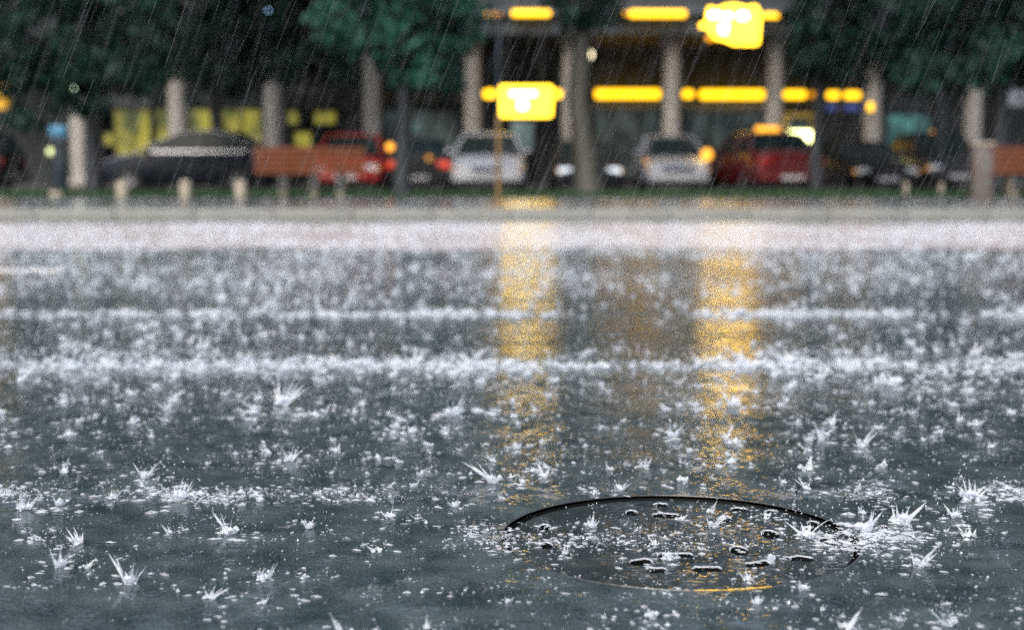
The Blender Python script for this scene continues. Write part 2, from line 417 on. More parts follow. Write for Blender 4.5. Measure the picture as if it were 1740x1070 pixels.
for zx, zy, wpx, ang in SLOT:
    x, y = cover_pts(zx, zy); L = wpx/2.2308/920/2; hw = .0135; a0 = R(ang*2.2)
    pts = []
    for q in range(16):
        an = q*math.pi/8; xx = math.cos(an)*hw + (L-hw if math.cos(an) > 1e-6 else -(L-hw)); yy = math.sin(an)*hw*(1+.25*math.sin(q*2.1+zx))
        pts.append((x + xx*math.cos(a0) - yy*math.sin(a0), y + xx*math.sin(a0) + yy*math.cos(a0)))
    holes.append(pts)
for hpts in holes: spl(hpts)
cuo = bpy.data.objects.new('tmp', cu); COL.objects.link(cuo)
dg = bpy.context.evaluated_depsgraph_get(); me = bpy.data.meshes.new_from_object(cuo.evaluated_get(dg))
bpy.data.objects.remove(cuo)
M['cover'] = wet_surface('wet_cover_iron', (.012,.019,.021), (.05,.062,.064), 1.0, .06, 1.1)
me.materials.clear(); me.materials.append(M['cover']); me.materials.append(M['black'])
for p_ in me.polygons: p_.material_index = 0 if abs(p_.normal.z) > .5 else 1  # hole walls coloured black for the shade inside
cv = bpy.data.objects.new('cover_plate', me); COL.objects.link(cv); cv.parent = mh; cv.location = (0,0,-.0165)
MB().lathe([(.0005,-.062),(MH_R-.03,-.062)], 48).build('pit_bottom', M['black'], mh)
M['meniscus_glint'] = M['splash']
for hpts in holes:      # white bead along each hole's far edge, painted as sky glint on water
    ym = sum(y for x, y in hpts)/len(hpts); pts = sorted([Vector((x, y+.002, -.0070)) for x, y in hpts if y > ym-.001], key=lambda v: v.x)
    MB().tube(pts, [.0008] + [.0020]*(len(pts)-2) + [.0008], 8).build('water_lip_glint', M['meniscus_glint'], mh, True)
arc = MB(); a0, a1 = None, None
pts = []
for k in range(25):
    zx = 905 + (1215-905)*k/24
    an = math.atan2(-1, 0)
    px = z6(zx, 0)[0]; xg = (px - CX)/F_PX * (MH.y*.875) ; xg = X(px, MH.y-.30) - MH.x
    yy = -math.sqrt(max(0, (MH_R+.002)**2 - xg*xg)); pts.append((xg, yy, .0005 + .0008*random.random()))
arc.tube(pts, [.0008+.0030*random.random()**2*math.sin(math.pi*(i+1)/26) for i in range(25)], 6)
arc.build('yellow_mark', M['yellow_arc'], mh, True)  # thin yellow strip of uneven width along the near rim

# ------------------------------------------------------------------ arcade building
DC = 42.0; DW = 46.5                                     # column line, shop wall
bl = empty('arcade_building', (0, DC, 0)); tag(bl, 'long dark building with a row of pale stone columns and lit shops', 'building')
def bpart(mb, name, m, parent=None, smooth=False):
    o = mb.build(name, m, parent or bl, smooth)
    if parent is None: o.location = (0, -DC, 0)
    return o
zt = Z(60, DC); zs = Z(33, DC)
COLX = [138, 305, 467, 633, 803, 968, 1140, 1313, 1480, 1650]
COLX = [-30] + COLX + [1818]
for cxp in COLX:
    x = X(cxp, DC); r = .30 if cxp < 560 else .27
    b = MB().lathe([(r*1.35,.0),(r*1.35,.18),(r*1.12,.24),(r*1.0,.40),(r*.97,2.2),(r*.92,zt-.45),(r*1.05,zt-.35),(r*1.25,zt-.22),(r*1.3,zt-.001)], 20)
    c = b.build('column', M['column'], bl, True); c.location = (x, 0, 0)
XL, XR = X(-260, DC), X(2000, DC)
bpart(MB().box(XL, XR, DC-.5, DW, zt, zt+.25), 'ceiling', M['ceil'])
bpart(MB().box(XL, XR, DC-.75, DC-.45, zt-.02, zt+.75), 'fascia', M['facade_grey'])
bpart(MB().box(XL, XR, DC-1.0, DC-.748, zt+.50, zt+.62), 'cornice', M['facade_grey'])
b = MB().box(XL, XR, DC-.5, DC+8, zt+.752, 15.0)
bpart(b, 'wall', M['facade'])
bpart(MB().box(XL-.4, XR+.4, DC-.9, DC+8.2, 15.0, 15.5), 'roof', M['facade_grey'])
bpart(MB().box(XL, XR, DC-1.2, DW+3, -.05, .06), 'step', M['floor'])
for fl in range(3):
    z0 = zt + 1.5 + fl*3.0
    if z0 + 1.7 > 14.8: break
    for i in range(len(COLX)-1):
        xm = (X(COLX[i], DC) + X(COLX[i+1], DC))/2
        f = MB()
        f.box(xm-.66, xm+.66, DC-.56, DC-.503, z0-.08, z0); f.box(xm-.66, xm+.66, DC-.56, DC-.503, z0+1.6, z0+1.68)
        f.box(xm-.66, xm-.58, DC-.56, DC-.503, z0, z0+1.6); f.box(xm+.58, xm+.66, DC-.56, DC-.503, z0, z0+1.6); f.box(xm-.03, xm+.03, DC-.56, DC-.503, z0, z0+1.6)
        fo = bpart(f, 'window', M['column'])
        g = MB().box(xm-.58, xm+.58, DC-.53, DC-.506, z0, z0+1.6); go = g.build('pane', M['darkglass'], fo)
# ground-floor shop wall behind the columns: piers, signboard zone, glazed fronts
bpart(MB().box(XL, XR, DW, DW+.3, Z(183, DW), zt), 'shop_wall', M['facade'])
bpart(MB().box(XL, XR, DW+2.6, DW+2.9, 0, zt), 'rear_wall', M['facade'])
def front(x0, x1, y0p, y1p, m, frames=3):
    a, c = X(x0, DW), X(x1, DW); zl, zh = max(.15, Z(y1p, DW)), Z(y0p, DW)
    f = MB(); tw = .05
    f.box(a, c, DW-.05, DW+.05, zh, zh+tw); f.box(a, c, DW-.05, DW+.05, zl-tw, zl)
    for k in range(frames+1):
        xk = a + (c-a)*k/frames; f.box(xk-tw/2, xk+tw/2, DW-.052, DW+.048, zl, zh)
    fo = bpart(f, 'shop_window', M['frame_m'])
    MB().box(a+.02, c-.02, DW+.06, DW+.08, zl, zh).build('pane', m, fo)
def pier(x0, x1, top=183, m='facade'):
    bpart(MB().box(X(x0, DW), X(x1, DW), DW-.06, DW+.3, .06, Z(top, DW)-.002), 'pier', M[m])
front(196, 258, 187, 262, M['shop_yellow'], 2); front(266, 300, 187, 262, M['shop_yellow'], 1)
front(322, 366, 187, 262, M['shop_yellow'], 1); front(378, 446, 187, 262, M['shop_yellow'], 2)
front(488, 508, 190, 210, M['shop_yellow'], 1); front(534, 572, 190, 210, M['shop_yellow'], 1); front(500,530,226,250,M['shop_yellow'],1)
front(655, 775, 190, 300, M['shop_dim'], 3)
front(676, 720, 206, 226, M['shop_white'], 1)
front(868, 908, 206, 252, M['shop_white'], 1)
front(1010, 1120, 188, 300, M['shop_dim'], 3); front(1160, 1300, 188, 300, M['shop_dim'], 3)
front(1505, 1580, 196, 262, M['shop_teal'], 2); front(1530, 1552, 205, 240, M['shop_white'], 1)
pier(-300, 176); pier(590, 650); pier(776, 866); pier(910, 1000); pier(1122, 1156); pier(1302, 1330); pier(1390, 1500); pier(1582, 1990)
front(177,195,228,246, M['shop_yellow'],1)
pier(446, 486)

def signboard(x0, x1, y0, y1, D, m, label, name='signboard', dep=.12, cat='signboard'):
    a, c = X(x0, D), X(x1, D); zl, zh = Z(y1, D), Z(y0, D)
    r = empty(name, ((a+c)/2, D, zl)); tag(r, label, cat)
    hw = (c-a)/2; h = zh-zl
    MB().box(-hw, hw, -dep, .0, 0, h, bev=min(.02, h/6)).build('panel', m, r, True)
    f = MB(); f.box(-hw-.03, hw+.03, -dep-.02, .002, h+.001, h+.04); f.box(-hw-.03, hw+.03, -dep-.02, .002, -.04, -.001)
    f.build('frame', M['frame_m'], r); return r
signboard(180, 262, 164, 182, DW-.07, M['grey_board'], 'grey blue board over the yellow shop windows beside the leftmost tree')
signboard(322, 452, 164, 182, DW-.07, M['facade_grey'], 'long slate board above the yellow window behind the dark sedan')
signboard(500, 628, 148, 160, DW-.07, M['facade_grey'], 'thin slate board over the dim shop behind the bench')
signboard(1005, 1125, 176, 186, DW-.07, M['grey_board'], 'slim grey board under the wide yellow light strip right of the central tree')
signboard(1158, 1296, 176, 188, DW-.07, M['grey_board'], 'slim grey board under the yellow light strip above the red taxi')
signboard(1500, 1576, 166, 192, DW-.07, M['facade_grey'], 'slate blue board above the teal lit shop window')
signboard(1706, 1800, 144, 180, DW-4, M['grey_board'], 'pale grey board at the right edge above the wooden bench')
signboard(-30, 21, 139, 186, DC-2.5, M['orange_box'], 'dull orange sign box at the left edge of the arcade', 'sign_box', .2, 'sign')
signboard(1402, 1418, 178, 188, DW-.07, M['blue_sign'], 'small blue sign under the paired yellow lights, nearer the lit machine', 'blue_sign', .08, 'sign')
signboard(1432, 1456, 178, 188, DW-.07, M['blue_sign'], 'wider blue sign under the yellow lights beside the stone column', 'blue_sign', .08, 'sign')
signboard(650, 790, 162, 168, DW-.07, M['rust_pole'], 'thin brownish beam board over the dark shop behind the white sedan')

def strip(x0, x1, yc, hpx, D, m, label, group='yellow light strips on the arcade'):
    a, c = X(x0, D), X(x1, D); zc = Z(yc, D); h = hpx/F_PX*D/2
    r = empty('light_strip', ((a+c)/2, D, zc)); tag(r, label, 'light', group)
    hw = (c-a)/2
    b = MB().tube([(-hw,0,0),(-hw+.03,0,0),(hw-.03,0,0),(hw,0,0)], [h*.7,h,h,h*.7], 12); b.build('tube', m, r, True)
    hb = MB().box(-hw, hw, h+.002, h+.06, -h*.6, h*.6); hb.build('housing', M['frame_m'], r)
    return r
YS, OS = M['yellow_strip'], M['orange_strip']
sd = DW-.35
strip(1011, 1120, 160, 15, sd, YS, 'long yellow light strip between the central tree and the next column')
strip(1159, 1176, 160, 13, sd, YS, 'short yellow light just right of the column behind the silver car')
strip(1188, 1296, 161, 15, sd, YS, 'long yellow light strip over the red taxi')
strip(1330, 1366, 161, 13, sd, YS, 'yellow light strip over the glowing machine header')
strip(1373, 1388, 161, 10, sd, OS, 'dimmer orange light stub beside the strip over the glowing machine')
strip(1403, 1423, 162, 12, sd, YS, 'rounded yellow light above the smaller blue sign')
strip(1433, 1458, 162, 12, sd, YS, 'rounded yellow light above the wider blue sign')
ud = DC-1.15
strip(870, 934, 23, 10, ud, YS, 'high yellow strip left of the central tree top')
strip(822, 852, 25, 5, ud, OS, 'thin orange strip high beside the signpost')
strip(1068, 1162, 24, 11, ud, YS, 'high yellow strip between the central tree and the big sign')
strip(1036, 1066, 24, 6, ud, OS, 'dim orange strip high against the right of the central tree')
strip(1292, 1332, 27, 8, ud, YS, 'high yellow strip tapering right of the big sign')
strip(1410, 1418, 25, 5, ud, OS, 'tiny orange light high above the dark saloon')
strip(1473, 1480, 182, 14, DC-.45, YS, 'short yellow light hung on the stone column above the dark saloon')

def poly_plate(pts, D, th, m, name, parent, org):
    dy = D-org.y
    v = [(X(px, D)-org.x, dy-th, Z(py, D)-org.z) for px, py in pts]; v2 = [(x, dy, z) for x, _, z in v]; n = len(v)
    fs = [tuple(range(n)), tuple(range(2*n-1, n-1, -1))] + [(i, i+n, (i+1)%n+n, (i+1)%n) for i in range(n)]
    return MB().add(v+v2, fs).build(name, m, parent)
def rrect(x0, y0, x1, y1, r, n=4):
    p = []
    for cx_, cy_, a0 in ((x1-r, y0+r, -90), (x1-r, y1-r, 0), (x0+r, y1-r, 90), (x0+r, y0+r, 180)):
        for k in range(n+1):
            a = R(a0 + 90*k/n); p.append((cx_ + r*math.cos(a), cy_ + r*math.sin(a)))
    return p
# sign one
D1 = DC-1.3; org = Vector((X(890, D1), D1, Z(203, D1)))
s1 = empty('illuminated_sign', org); tag(s1, 'glowing yellow trapezoid sign with side wings and white mark above the white sedan', 'sign')
BOX1 = [(848,146),(936,146),(940,152),(937,198),(932,199),(850,199),(846,196),(844,152)]
poly_plate(BOX1, D1, .22, M['frame_m'], 'case', s1, org); poly_plate(BOX1, D1-.223, .03, M['yellow_sign_dim'], 'light_box', s1, org)
for a, c in ((822, 842), (941, 954)): poly_plate(rrect(a, 153, c, 167, 5), D1-.18, .04, YS, 'side_wing', s1, org)
poly_plate(rrect(867, 157, 911, 162, 2), D1-.262, .02, M['white_glyph'], 'white_mark', s1, org)
poly_plate(rrect(881, 171, 895, 185, 3), D1-.262, .02, M['white_glyph'], 'white_mark', s1, org)
MB().tube([(-.5,-.1,1.05),(-.5,-.1,zt-org.z)], .02).build('hanger', M['frame_m'], s1); MB().tube([(.5,-.1,1.05),(.5,-.1,zt-org.z)], .02).build('hanger', M['frame_m'], s1)
# sign two
D2 = DC-1.3; org = Vector((X(1245, D2), D2, Z(80, D2)))
s2 = empty('illuminated_sign', org); tag(s2, 'large glowing yellow sign with scalloped left edge high above the silver car', 'sign')
BOX2 = [(1200,12),(1215,16),(1228,10),(1245,8),(1262,13),(1280,10),(1284,18),(1288,28),(1285,74),(1280,77),(1242,76),(1230,70),(1212,66),(1206,58),(1196,46),(1186,48),(1186,42),(1196,38),(1198,24)]
poly_plate(BOX2, D2, .22, M['frame_m'], 'case', s2, org); poly_plate(BOX2, D2-.223, .03, M['yellow_sign'], 'light_box', s2, org)
for (a, b_, c, d_) in ((1202,22,1220,30),(1227,24,1238,31),(1250,22,1266,33),(1220,42,1234,57)):
    poly_plate(rrect(a, b_, c, d_, 5), D2-.262, .02, M['white_glyph'], 'white_mark', s2, org)
poly_plate(rrect(1230, 48, 1237, 55, 3), D2-.285, .02, M['black'], 'dark_dot', s2, org)
poly_plate(rrect(1197, 60, 1210, 70, 4), D2, .1, OS, 'corner_lamp', s2, org)

# pendant globe, wall lamps, glowing globes in place of sky gaps
def lamp(px, py, D, r, m, label, kind='pendant_lamp', sz=1, top=None):
    p = at(px, py, D); e = empty(kind, p); tag(e, label, 'lamp')
    MB().sphere((0,0,0), r, 8, sz=sz).build('globe', m, e, True)
    if top: MB().tube([(0,0,r*sz),(0,0,top-p.z)], .012).build('cord', M['frame_m'], e)
    else:
        MB().tube([(0,0,r*sz),(0,.0,r*sz+.08),(0,.25,r*sz+.1)], .02).build('bracket', M['frame_m'], e)
    return e
lamp(1000, 93, DC+1, .13, M['lamp_white'], 'round warm white globe lamp hanging right of the central tree trunk', top=zt)
lamp(131, 155, DC-.8, .11, M['lamp_green'], 'tall greenish white lamp beside the leftmost column', 'wall_lamp', 2.2)
lamp(86, 258, DC-.8, .10, M['lamp_pale'], 'small pale yellow lamp left of the blue topped ticket machine', 'wall_lamp')
lamp(1585, 229, DC-.9, .11, M['amber_lit'], 'small amber lamp right of the teal shop', 'wall_lamp')
lamp(1537, 250, DC-1.3, .12, M['amber_dim'], 'dim amber lamp below the teal shop window', 'wall_lamp')
lamp(456, 22, DC-1.3, .13, M['sky_gap'], 'brighter bluish globe standing for sky in a gap of the leaves above the bench', 'wall_lamp')  # glowing globes added where sky shows through the foliage
lamp(398, 28, DC-1.3, .10, M['sky_gap_dim'], 'fainter bluish globe standing for sky among the leaves above the black sedan', 'wall_lamp')
lamp(560, 42, DC-1.3, .10, M['sky_gap_dim'], 'faint bluish globe standing for sky among the leaves left of the bright foliage', 'wall_lamp')
lamp(500-315, 136, DC-.8, .17, M['shop_yellow'], 'dull yellow lamp high between the left column and the tree', 'wall_lamp')

# cash machine
D3 = DC-.6; c = empty('cash_machine', (X(1357, D3), D3, .06)); tag(c, 'ochre framed cash machine with glowing pale header behind the red taxi', 'cash machine')
hw = .46; zh = Z(192, D3)-.06
f = MB().box(-hw, -hw+.14, -.1, .3, 0, zh-.14, bev=.02).box(hw-.14, hw, -.1, .3, 0, zh-.14, bev=.02).box(-hw, hw, -.1, .3, zh-.138, zh, bev=.03)
f.build('surround', M['ochre'], c, True)
MB().box(-hw+.14, hw-.14, .0, .28, .0, zh-.14).build('body', M['dark_metal'], c)
MB().box(-.33, .33, -.13, -.001, Z(241, D3)-.06, Z(223, D3)-.06, bev=.03).build('lit_header', M['panel_lit'], c, True)
MB().box(-.18, .18, -.03, -.001, .95, 1.2).build('screen', M['darkglass'], c)

# ticket machine
D4 = 38; g = ground(103, 318, 0); c = empty('ticket_machine', (X(103, D4), D4, 0)); tag(c, 'slim dark ticket machine with blue top at the left kerbside', 'ticket machine')
zt4 = Z(214, D4)
MB().box(-.16, .16, -.14, .14, 0, zt4-.28, bev=.02).build('body', M['dark_metal'], c, True)
MB().box(-.22, .22, -.2, .2, zt4-.28, zt4, bev=.05).build('top', M['blue_cap'], c, True)
MB().box(-.09, .09, -.155, -.141, zt4-.6, zt4-.42).build('screen', M['darkglass'], c)
MB().box(-.06, .06, -.16, -.141, zt4-.78, zt4-.7).build('coin_slot', M['chrome'], c)

# ------------------------------------------------------------------ cars
def car(label, px, D, rz, paint, kind='sedan', lit='', taxi=False, hgt=1.0, wid=1.0, group='cars parked in front of the arcade', zoff=0, silver_belt=False, name=None):
    root = empty(name or 'parked_car', (X(px, D), D, zoff), R(rz)); tag(root, label, 'car', group)
    if kind == 'sedan':
        st = [(-2.18,.44,.74,.62),(-2.12,.32,.90,.74),(-1.95,.26,.97,.80),(-1.5,.22,.99,.84),(-.8,.20,.95,.855),(.4,.20,.91,.855),(1.0,.20,.89,.85),(1.6,.22,.80,.83),(1.95,.25,.70,.78),(2.12,.30,.62,.70),(2.17,.38,.56,.60)]
        g = dict(rb=-1.62, rt=-1.02, ft=.10, fb=.98, zb=.93, zr=1.36)
    else:
        st = [(-1.85,.44,.80,.66),(-1.82,.30,.94,.76),(-1.7,.24,.98,.80),(-1.2,.20,.98,.82),(-.6,.20,.96,.83),(.4,.20,.93,.83),(.9,.20,.90,.82),(1.4,.22,.82,.80),(1.7,.26,.72,.74),(1.84,.32,.62,.66),(1.88,.40,.56,.58)]
        g = dict(rb=-1.76, rt=-1.45, ft=.05, fb=.92, zb=.95, zr=1.42)
    hz = hgt
    vs = []; m_ = 12
    for x, zb, zt_, hw in st:
        h = zt_-zb; hw *= wid
        half = [(0,zb),(hw*.88,zb),(hw*.98,zb+.12*h),(hw,zb+.45*h),(hw*.985,zb+.72*h),(hw*.90,zt_-.02),(hw*.55,zt_+.012)]
        ring = half + [(-a, c) for a, c in half[::-1][:-1]]
        ring.insert(7, (0, zt_+.02))
        for yy, zz in ring: vs.append((x, yy, zz*hz))
    k = len(ring); fs = []
    for i in range(len(st)-1):
        for j in range(k): fs.append((i*k+j, i*k+(j+1)%k, (i+1)*k+(j+1)%k, (i+1)*k+j))
    fs.append(tuple(range(k))); fs.append(tuple(range((len(st)-1)*k, len(st)*k))[::-1])
    MB().add(vs, fs).build('body', paint, root, True)
    xr, xf = st[0][0], st[-1][0]
    yb, yt = .76*wid, .585*wid
    B = lambda x, s, z=None: Vector((x, s*yb, (g['zb'] if z is None else z)*hz))
    T = lambda x, s: Vector((x, s*yt, g['zr']*hz))
    def quad(a, b_, c_, d_, nm, mt, parent=root):
        cc = (a+b_+c_+d_)/4; nn = (b_-a).cross(d_-a).normalized()
        outward = nn if nn.dot(cc - Vector((0,0,.9))) > 0 else -nn
        P_ = [a, b_, c_, d_]; Q = [p - outward*.03 for p in P_]
        return MB().add(P_+Q, [(0,1,2,3),(7,6,5,4),(0,4,5,1),(1,5,6,2),(2,6,7,3),(3,7,4,0)]).build(nm, mt, parent)
    gl = M['carglass']
    quad(B(g['fb'],1), B(g['fb'],-1), T(g['ft'],-1), T(g['ft'],1), 'windscreen', gl)
    quad(B(g['rb'],1), B(g['rb'],-1), T(g['rt'],-1), T(g['rt'],1), 'rear_window', gl)
    for s in (1,-1): quad(B(g['rb'],s), B(g['fb'],s), T(g['ft'],s), T(g['rt'],s), 'side_window', gl)
    rf = MB(); n_ = 9
    vv = []
    for i in range(n_):
        x = g['rt'] - .03 + (g['ft']-g['rt']+.06)*i/(n_-1); e_ = math.sin(math.pi*i/(n_-1))**.6
        for yy, zz in ((-yt-.01,0),(-yt*.8,.03+.02*e_),(0,.04+.035*e_),(yt*.8,.03+.02*e_),(yt+.01,0)): vv.append((x, yy, g['zr']*hz+zz-.004))
    ff = [(i*5+j, i*5+j+1, (i+1)*5+j+1, (i+1)*5+j) for i in range(n_-1) for j in range(4)]
    ff += [(0,4,3,2,1), tuple((n_-1)*5+j for j in range(5))] + [(i*5, (i+1)*5, (i+1)*5+4, i*5+4) for i in range(n_-1)]
    rf.add(vv, ff)
    for s in (1,-1):
        for p, q in ((B(g['fb'],s), T(g['ft'],s)), (B(g['rb'],s), T(g['rt'],s))): rf.tube([p, q], .035, 6)
        xm = (g['rt']+g['ft'])/2 - .05; rf.tube([Vector((xm, s*yb*1.0, g['zb']*hz)), Vector((xm, s*yt, g['zr']*hz))], .035, 6)
    rf.build('roof', paint, root, True)
    if silver_belt:
        for s in (1,-1):
            MB().tube([Vector((g['rb']-.1, s*yb*1.02, (g['zb']+.02)*hz)), Vector((g['rt']-.05, s*(yt+.03), (g['zr']-.01)*hz)), Vector(((g['rt']+g['ft'])/2, s*(yt+.03), (g['zr']+.045)*hz)), Vector((g['ft']+.05, s*(yt+.03), (g['zr']-.01)*hz)), Vector((g['fb']+.15, s*yb*1.02, (g['zb']+.01)*hz))], .014, 6).build('roof_trim', M['rim'], root, True)
            MB().tube([Vector((g['fb']+.1, s*.74, .905*hz)), Vector((1.6, s*.72, .82*hz)), Vector((1.98, s*.68, .70*hz))], .02, 6).build('bonnet_highlight', M['rim'], root, True)  # silver tube stands for the highlight along the bonnet
    for s in (1,-1):
        bl_ = MB().tube([Vector((g['rb']+.1, s*yb*1.03, g['zb']*hz)), Vector((g['fb'], s*yb*1.03, (g['zb']-.0)*hz))], .026 if silver_belt else .012, 6)
        bl_.build('belt_trim', M['chrome'] if silver_belt else M['trim'], root)
        MB().sphere((0,0,0), .09, 6, sz=.7, M=Matrix.Translation((g['fb']-.12, s*(yb+.13), (g['zb']+.04)*hz))).build('mirror', paint, root, True)
    wx = 1.30 if kind == 'sedan' else 1.15
    for x in (wx, -wx):
        for s in (1,-1):
            Mx = Matrix.Translation((x, s*.74*wid, .31)) @ Matrix.Rotation(math.pi/2, 4, 'X')
            t = MB().lathe([(.19,-.1),(.29,-.1),(.31,-.07),(.31,.07),(.29,.1),(.19,.1)], 24, Mx).build('wheel', M['tyre'], root, True)
            rm = MB().lathe([(.01,.0),(.05,.03),(.16,.02),(.19,-.02),(.2,-.09)], 20, Matrix.Translation((x, s*.80*wid, .31)) @ Matrix.Rotation(-s*math.pi/2, 4, 'X'))
            for q in range(5):
                an = q*2*math.pi/5; rm.box(-.018, .018, .04, .19, .02, .04, Matrix.Translation((x, s*.80*wid, .31)) @ Matrix.Rotation(-s*math.pi/2, 4, 'X') @ Matrix.Rotation(an, 4, 'Z'))
            rm.build('rim', M['rim'], t, True)
    for s in (1,-1):
        MB().box(xf-.14, xf-.02, s*.56*wid-.15, s*.56*wid+.15, .52*hz, .66*hz, bev=.02).build('headlight', M['lamp_clear'] if 'h' not in lit else glow('headlight_lit', (.85,.92,1), .45), root, True)
        MB().box(xr+.0, xr+.10, s*.58*wid-.16, s*.58*wid+.14, .62*hz, .82*hz, bev=.02).build('tail_light', M['lamp_red_lit'] if 't' in lit else M['lamp_red'], root, True)
        MB().box(xf-.20, xf-.03, s*.72*wid-.03, s*.72*wid+.03, .54*hz, .62*hz, bev=.01).build('indicator', M['amber_dim'], root, True)
    MB().box(xf-.08, xf+.005, -.36, .36, .50*hz, .61*hz, bev=.01).build('grille', M['trim'], root, True)
    for nm, xx in (('front_bumper', xf-.02), ('rear_bumper', xr+.02)):
        MB().box(xx-.09, xx+.09, -.74*wid, .74*wid, .30*hz, .47*hz, bev=.04).build(nm, paint if kind != 'old' else M['trim'], root, True)
    MB().box(xf+.072, xf+.085, -.25, .25, .34*hz, .44*hz).build('number_plate', M['plate'], root)
    MB().box(xr-.085, xr-.072, -.25, .25, .34*hz, .44*hz).build('number_plate', M['plate'], root)
    MB().box(xr+.3, xf-.3, -.7*wid, .7*wid, .16, .26).build('underside', M['trim'], root)
    if taxi:
        MB().box(-.62, -.42, -.26, .26, g['zr']*hz+.05, g['zr']*hz+.17, bev=.03).build('roof_sign', M['amber_lit'], root, True)
    return root
P = {k: mat(k+'_car_paint', c, .28, .15, var=.06, coat=(.06 if k in ('black','navy','charcoal','midnight') else .35), spec=(.15 if k in ('black','navy','charcoal','midnight') else .5)) for k, c in dict(midnight=(.006,.010,.018), black=(.005,.006,.009), red=(.38,.016,.012), darkred=(.13,.008,.010), white=(.72,.75,.78), silver=(.45,.48,.52), navy=(.015,.02,.03), charcoal=(.03,.033,.036)).items()}
# facing the camera = rotation -90
car('black sedan seen side on with a bright window line left of the bench', 332, 33.5, 172, P['midnight'], silver_belt=True, hgt=1.03)
car('bright red saloon half hidden behind the wooden bench', 600, 34.2, -88, P['red'], lit='')
car('dark saloon with glowing red tail lamp between the red car and the white sedan', 715, 35.5, 92, P['charcoal'], lit='t', hgt=.92)
car('white sedan facing the road behind the thin ochre pole', 831, 33.5, -90, P['white'], hgt=1.0, wid=1.02)
car('dark car with pale headlamps standing half behind the central tree trunk', 994, 34.5, -90, P['navy'], lit='h', hgt=.9)
car('silver car with dark windscreen right of the central tree', 1138, 34.0, -91, P['silver'], hgt=.97, wid=.92)
car('dark red taxi with an orange roof sign', 1290, 32.9, 99, P['darkred'], lit='', taxi=True, hgt=1.0)
car('low dark saloon with silver bumper line right of the red taxi', 1458, 34.3, -86, P['black'], hgt=.88)
car('dark hatchback in the shade behind the pale posts', 1590, 35.5, -90, P['charcoal'], 'hatch')
car('black car cut off by the left edge of the photo', -105, 33.5, 176, P['black'], 'hatch')
lamp(1201, 263, 33.2-1.3, .13, M['amber_lit'], 'large round amber lamp at the left corner of the red taxi', 'amber_lamp')
lamp(663, 250, 32.5, .09, M['amber_lit'], 'round amber lamp between the red car and the dark tree trunk', 'amber_lamp')
lamp(729, 269, 33.0, .07, M['amber_dim'], 'dim amber lamp above the red tail light of the dark car', 'amber_lamp')
lamp(1098, 275, 32.0, .06, M['amber_dim'], 'dim amber lamp at the left corner of the silver car', 'amber_lamp')

# ------------------------------------------------------------------ benches, bollards, pillar, signpost
def bench(px0, px1, D, label):
    a, c = X(px0, D), X(px1, D); L = c-a
    r = empty('park_bench', ((a+c)/2, D, ZP)); tag(r, label, 'bench', 'slatted benches on the verge')
    z0, z1 = Z(297, D)-ZP, Z(249, D)-ZP; n_ = 5; hh = (z1-z0)/n_
    bk = MB(); 
    for i in range(n_): bk.box(-L/2, L/2, -.02+.05*(n_-i)/n_*.0, .02, z0+i*hh+.013, z0+(i+1)*hh-.013, bev=.008)
    bk.build('backrest', M['wood'], r, True)
    s = MB()
    for i in range(4): s.box(-L/2, L/2, .05+i*.11, .14+i*.11, .40, .44, bev=.008)
    s.build('seat', M['wood'], r, True)
    for xx in (-L*.25, L*.03, L*.27):
        MB().box(xx-.055, xx+.055, .04, .42, 0, .398, bev=.015).build('leg', M['concrete'], r, True)
        MB().box(xx-.04, xx+.04, .022, .06, .1, z1-.02, bev=.01).build('back_support', M['dark_metal'], r, True)
    return r
bench(432, 620, 24.3, 'brown slatted bench on pale legs in front of the bright red saloon')
bench(1687, 1850, 24.3, 'brown slatted bench cut off by the right edge')
def bollard(px, py, D, wpx, hpx, label, round_=True):
    x = X(px, D); r = wpx/F_PX*D/2*.92; h = hpx/F_PX*D*.85
    e = MB().lathe([(r*1.05,0),(r,.03),(r*.96,h*.8),(r*.9,h*.93),(r*.6,h*.99),(.001,h)], 20).build('bollard', M['concrete'], None, True)
    e.location = (x, D, ZP); tag(e, label, 'bollard', 'pale stone bollards'); return e
bollard(206, 335, 24.2, 22, 34, 'beige stone bollard in front of the black sedan nose')
bollard(314, 335, 24.2, 21, 35, 'beige stone bollard below the black sedan door')
bollard(408, 335, 24.2, 22, 34, 'beige stone bollard left of the wooden bench')
bollard(94, 330, 24.6, 26, 12, 'low beige stone stump near the ticket machine')
bollard(1541, 335, 25.5, 9, 28, 'thin pale post in front of the dark hatchback, beside the low dark saloon')
bollard(1601, 335, 25.5, 9, 26, 'thin pale post in front of the dark hatchback, towards the masonry pillar')
D5 = 23.0
e = MB().box(-.15, .15, -.13, .13, 0, Z(247, D5)-ZP, bev=.01).build('masonry_pillar', M['brick'], None, True)
e.location = (X(1667, D5), D5, ZP); tag(e, 'grey and red masonry pillar beside the bench at the right', 'pillar')
cp = MB().box(-.18, .18, -.16, .16, Z(247, D5)-ZP+.001, Z(247, D5)-ZP+.05, bev=.01).build('cap', M['concrete'], e, True)
D6 = 19.6; e = empty('signpost', (X(847, D6), D6, ZP)); tag(e, 'thin ochre metal post standing at the kerb before the white sedan', 'post')
MB().tube([(0,0,0),(0,0,1.25)], [.034,.030], 10).build('pole', M['rust_pole'], e, True)
MB().tube([(0,0,1.25),(0,0,2.5),(-.02,0,4.4)], [.022,.020,.018], 10).build('upper_pole', M['dark_metal'], e, True)
MB().lathe([(.09,0),(.09,.02),(.04,.05),(.034,.12)], 14).build('base', M['rust_pole'], e, True)
MB().box(-.25, .25, -.03, -.0, 3.7, 4.3, bev=.01).build('sign_plate', M['dark_metal'], e, True)

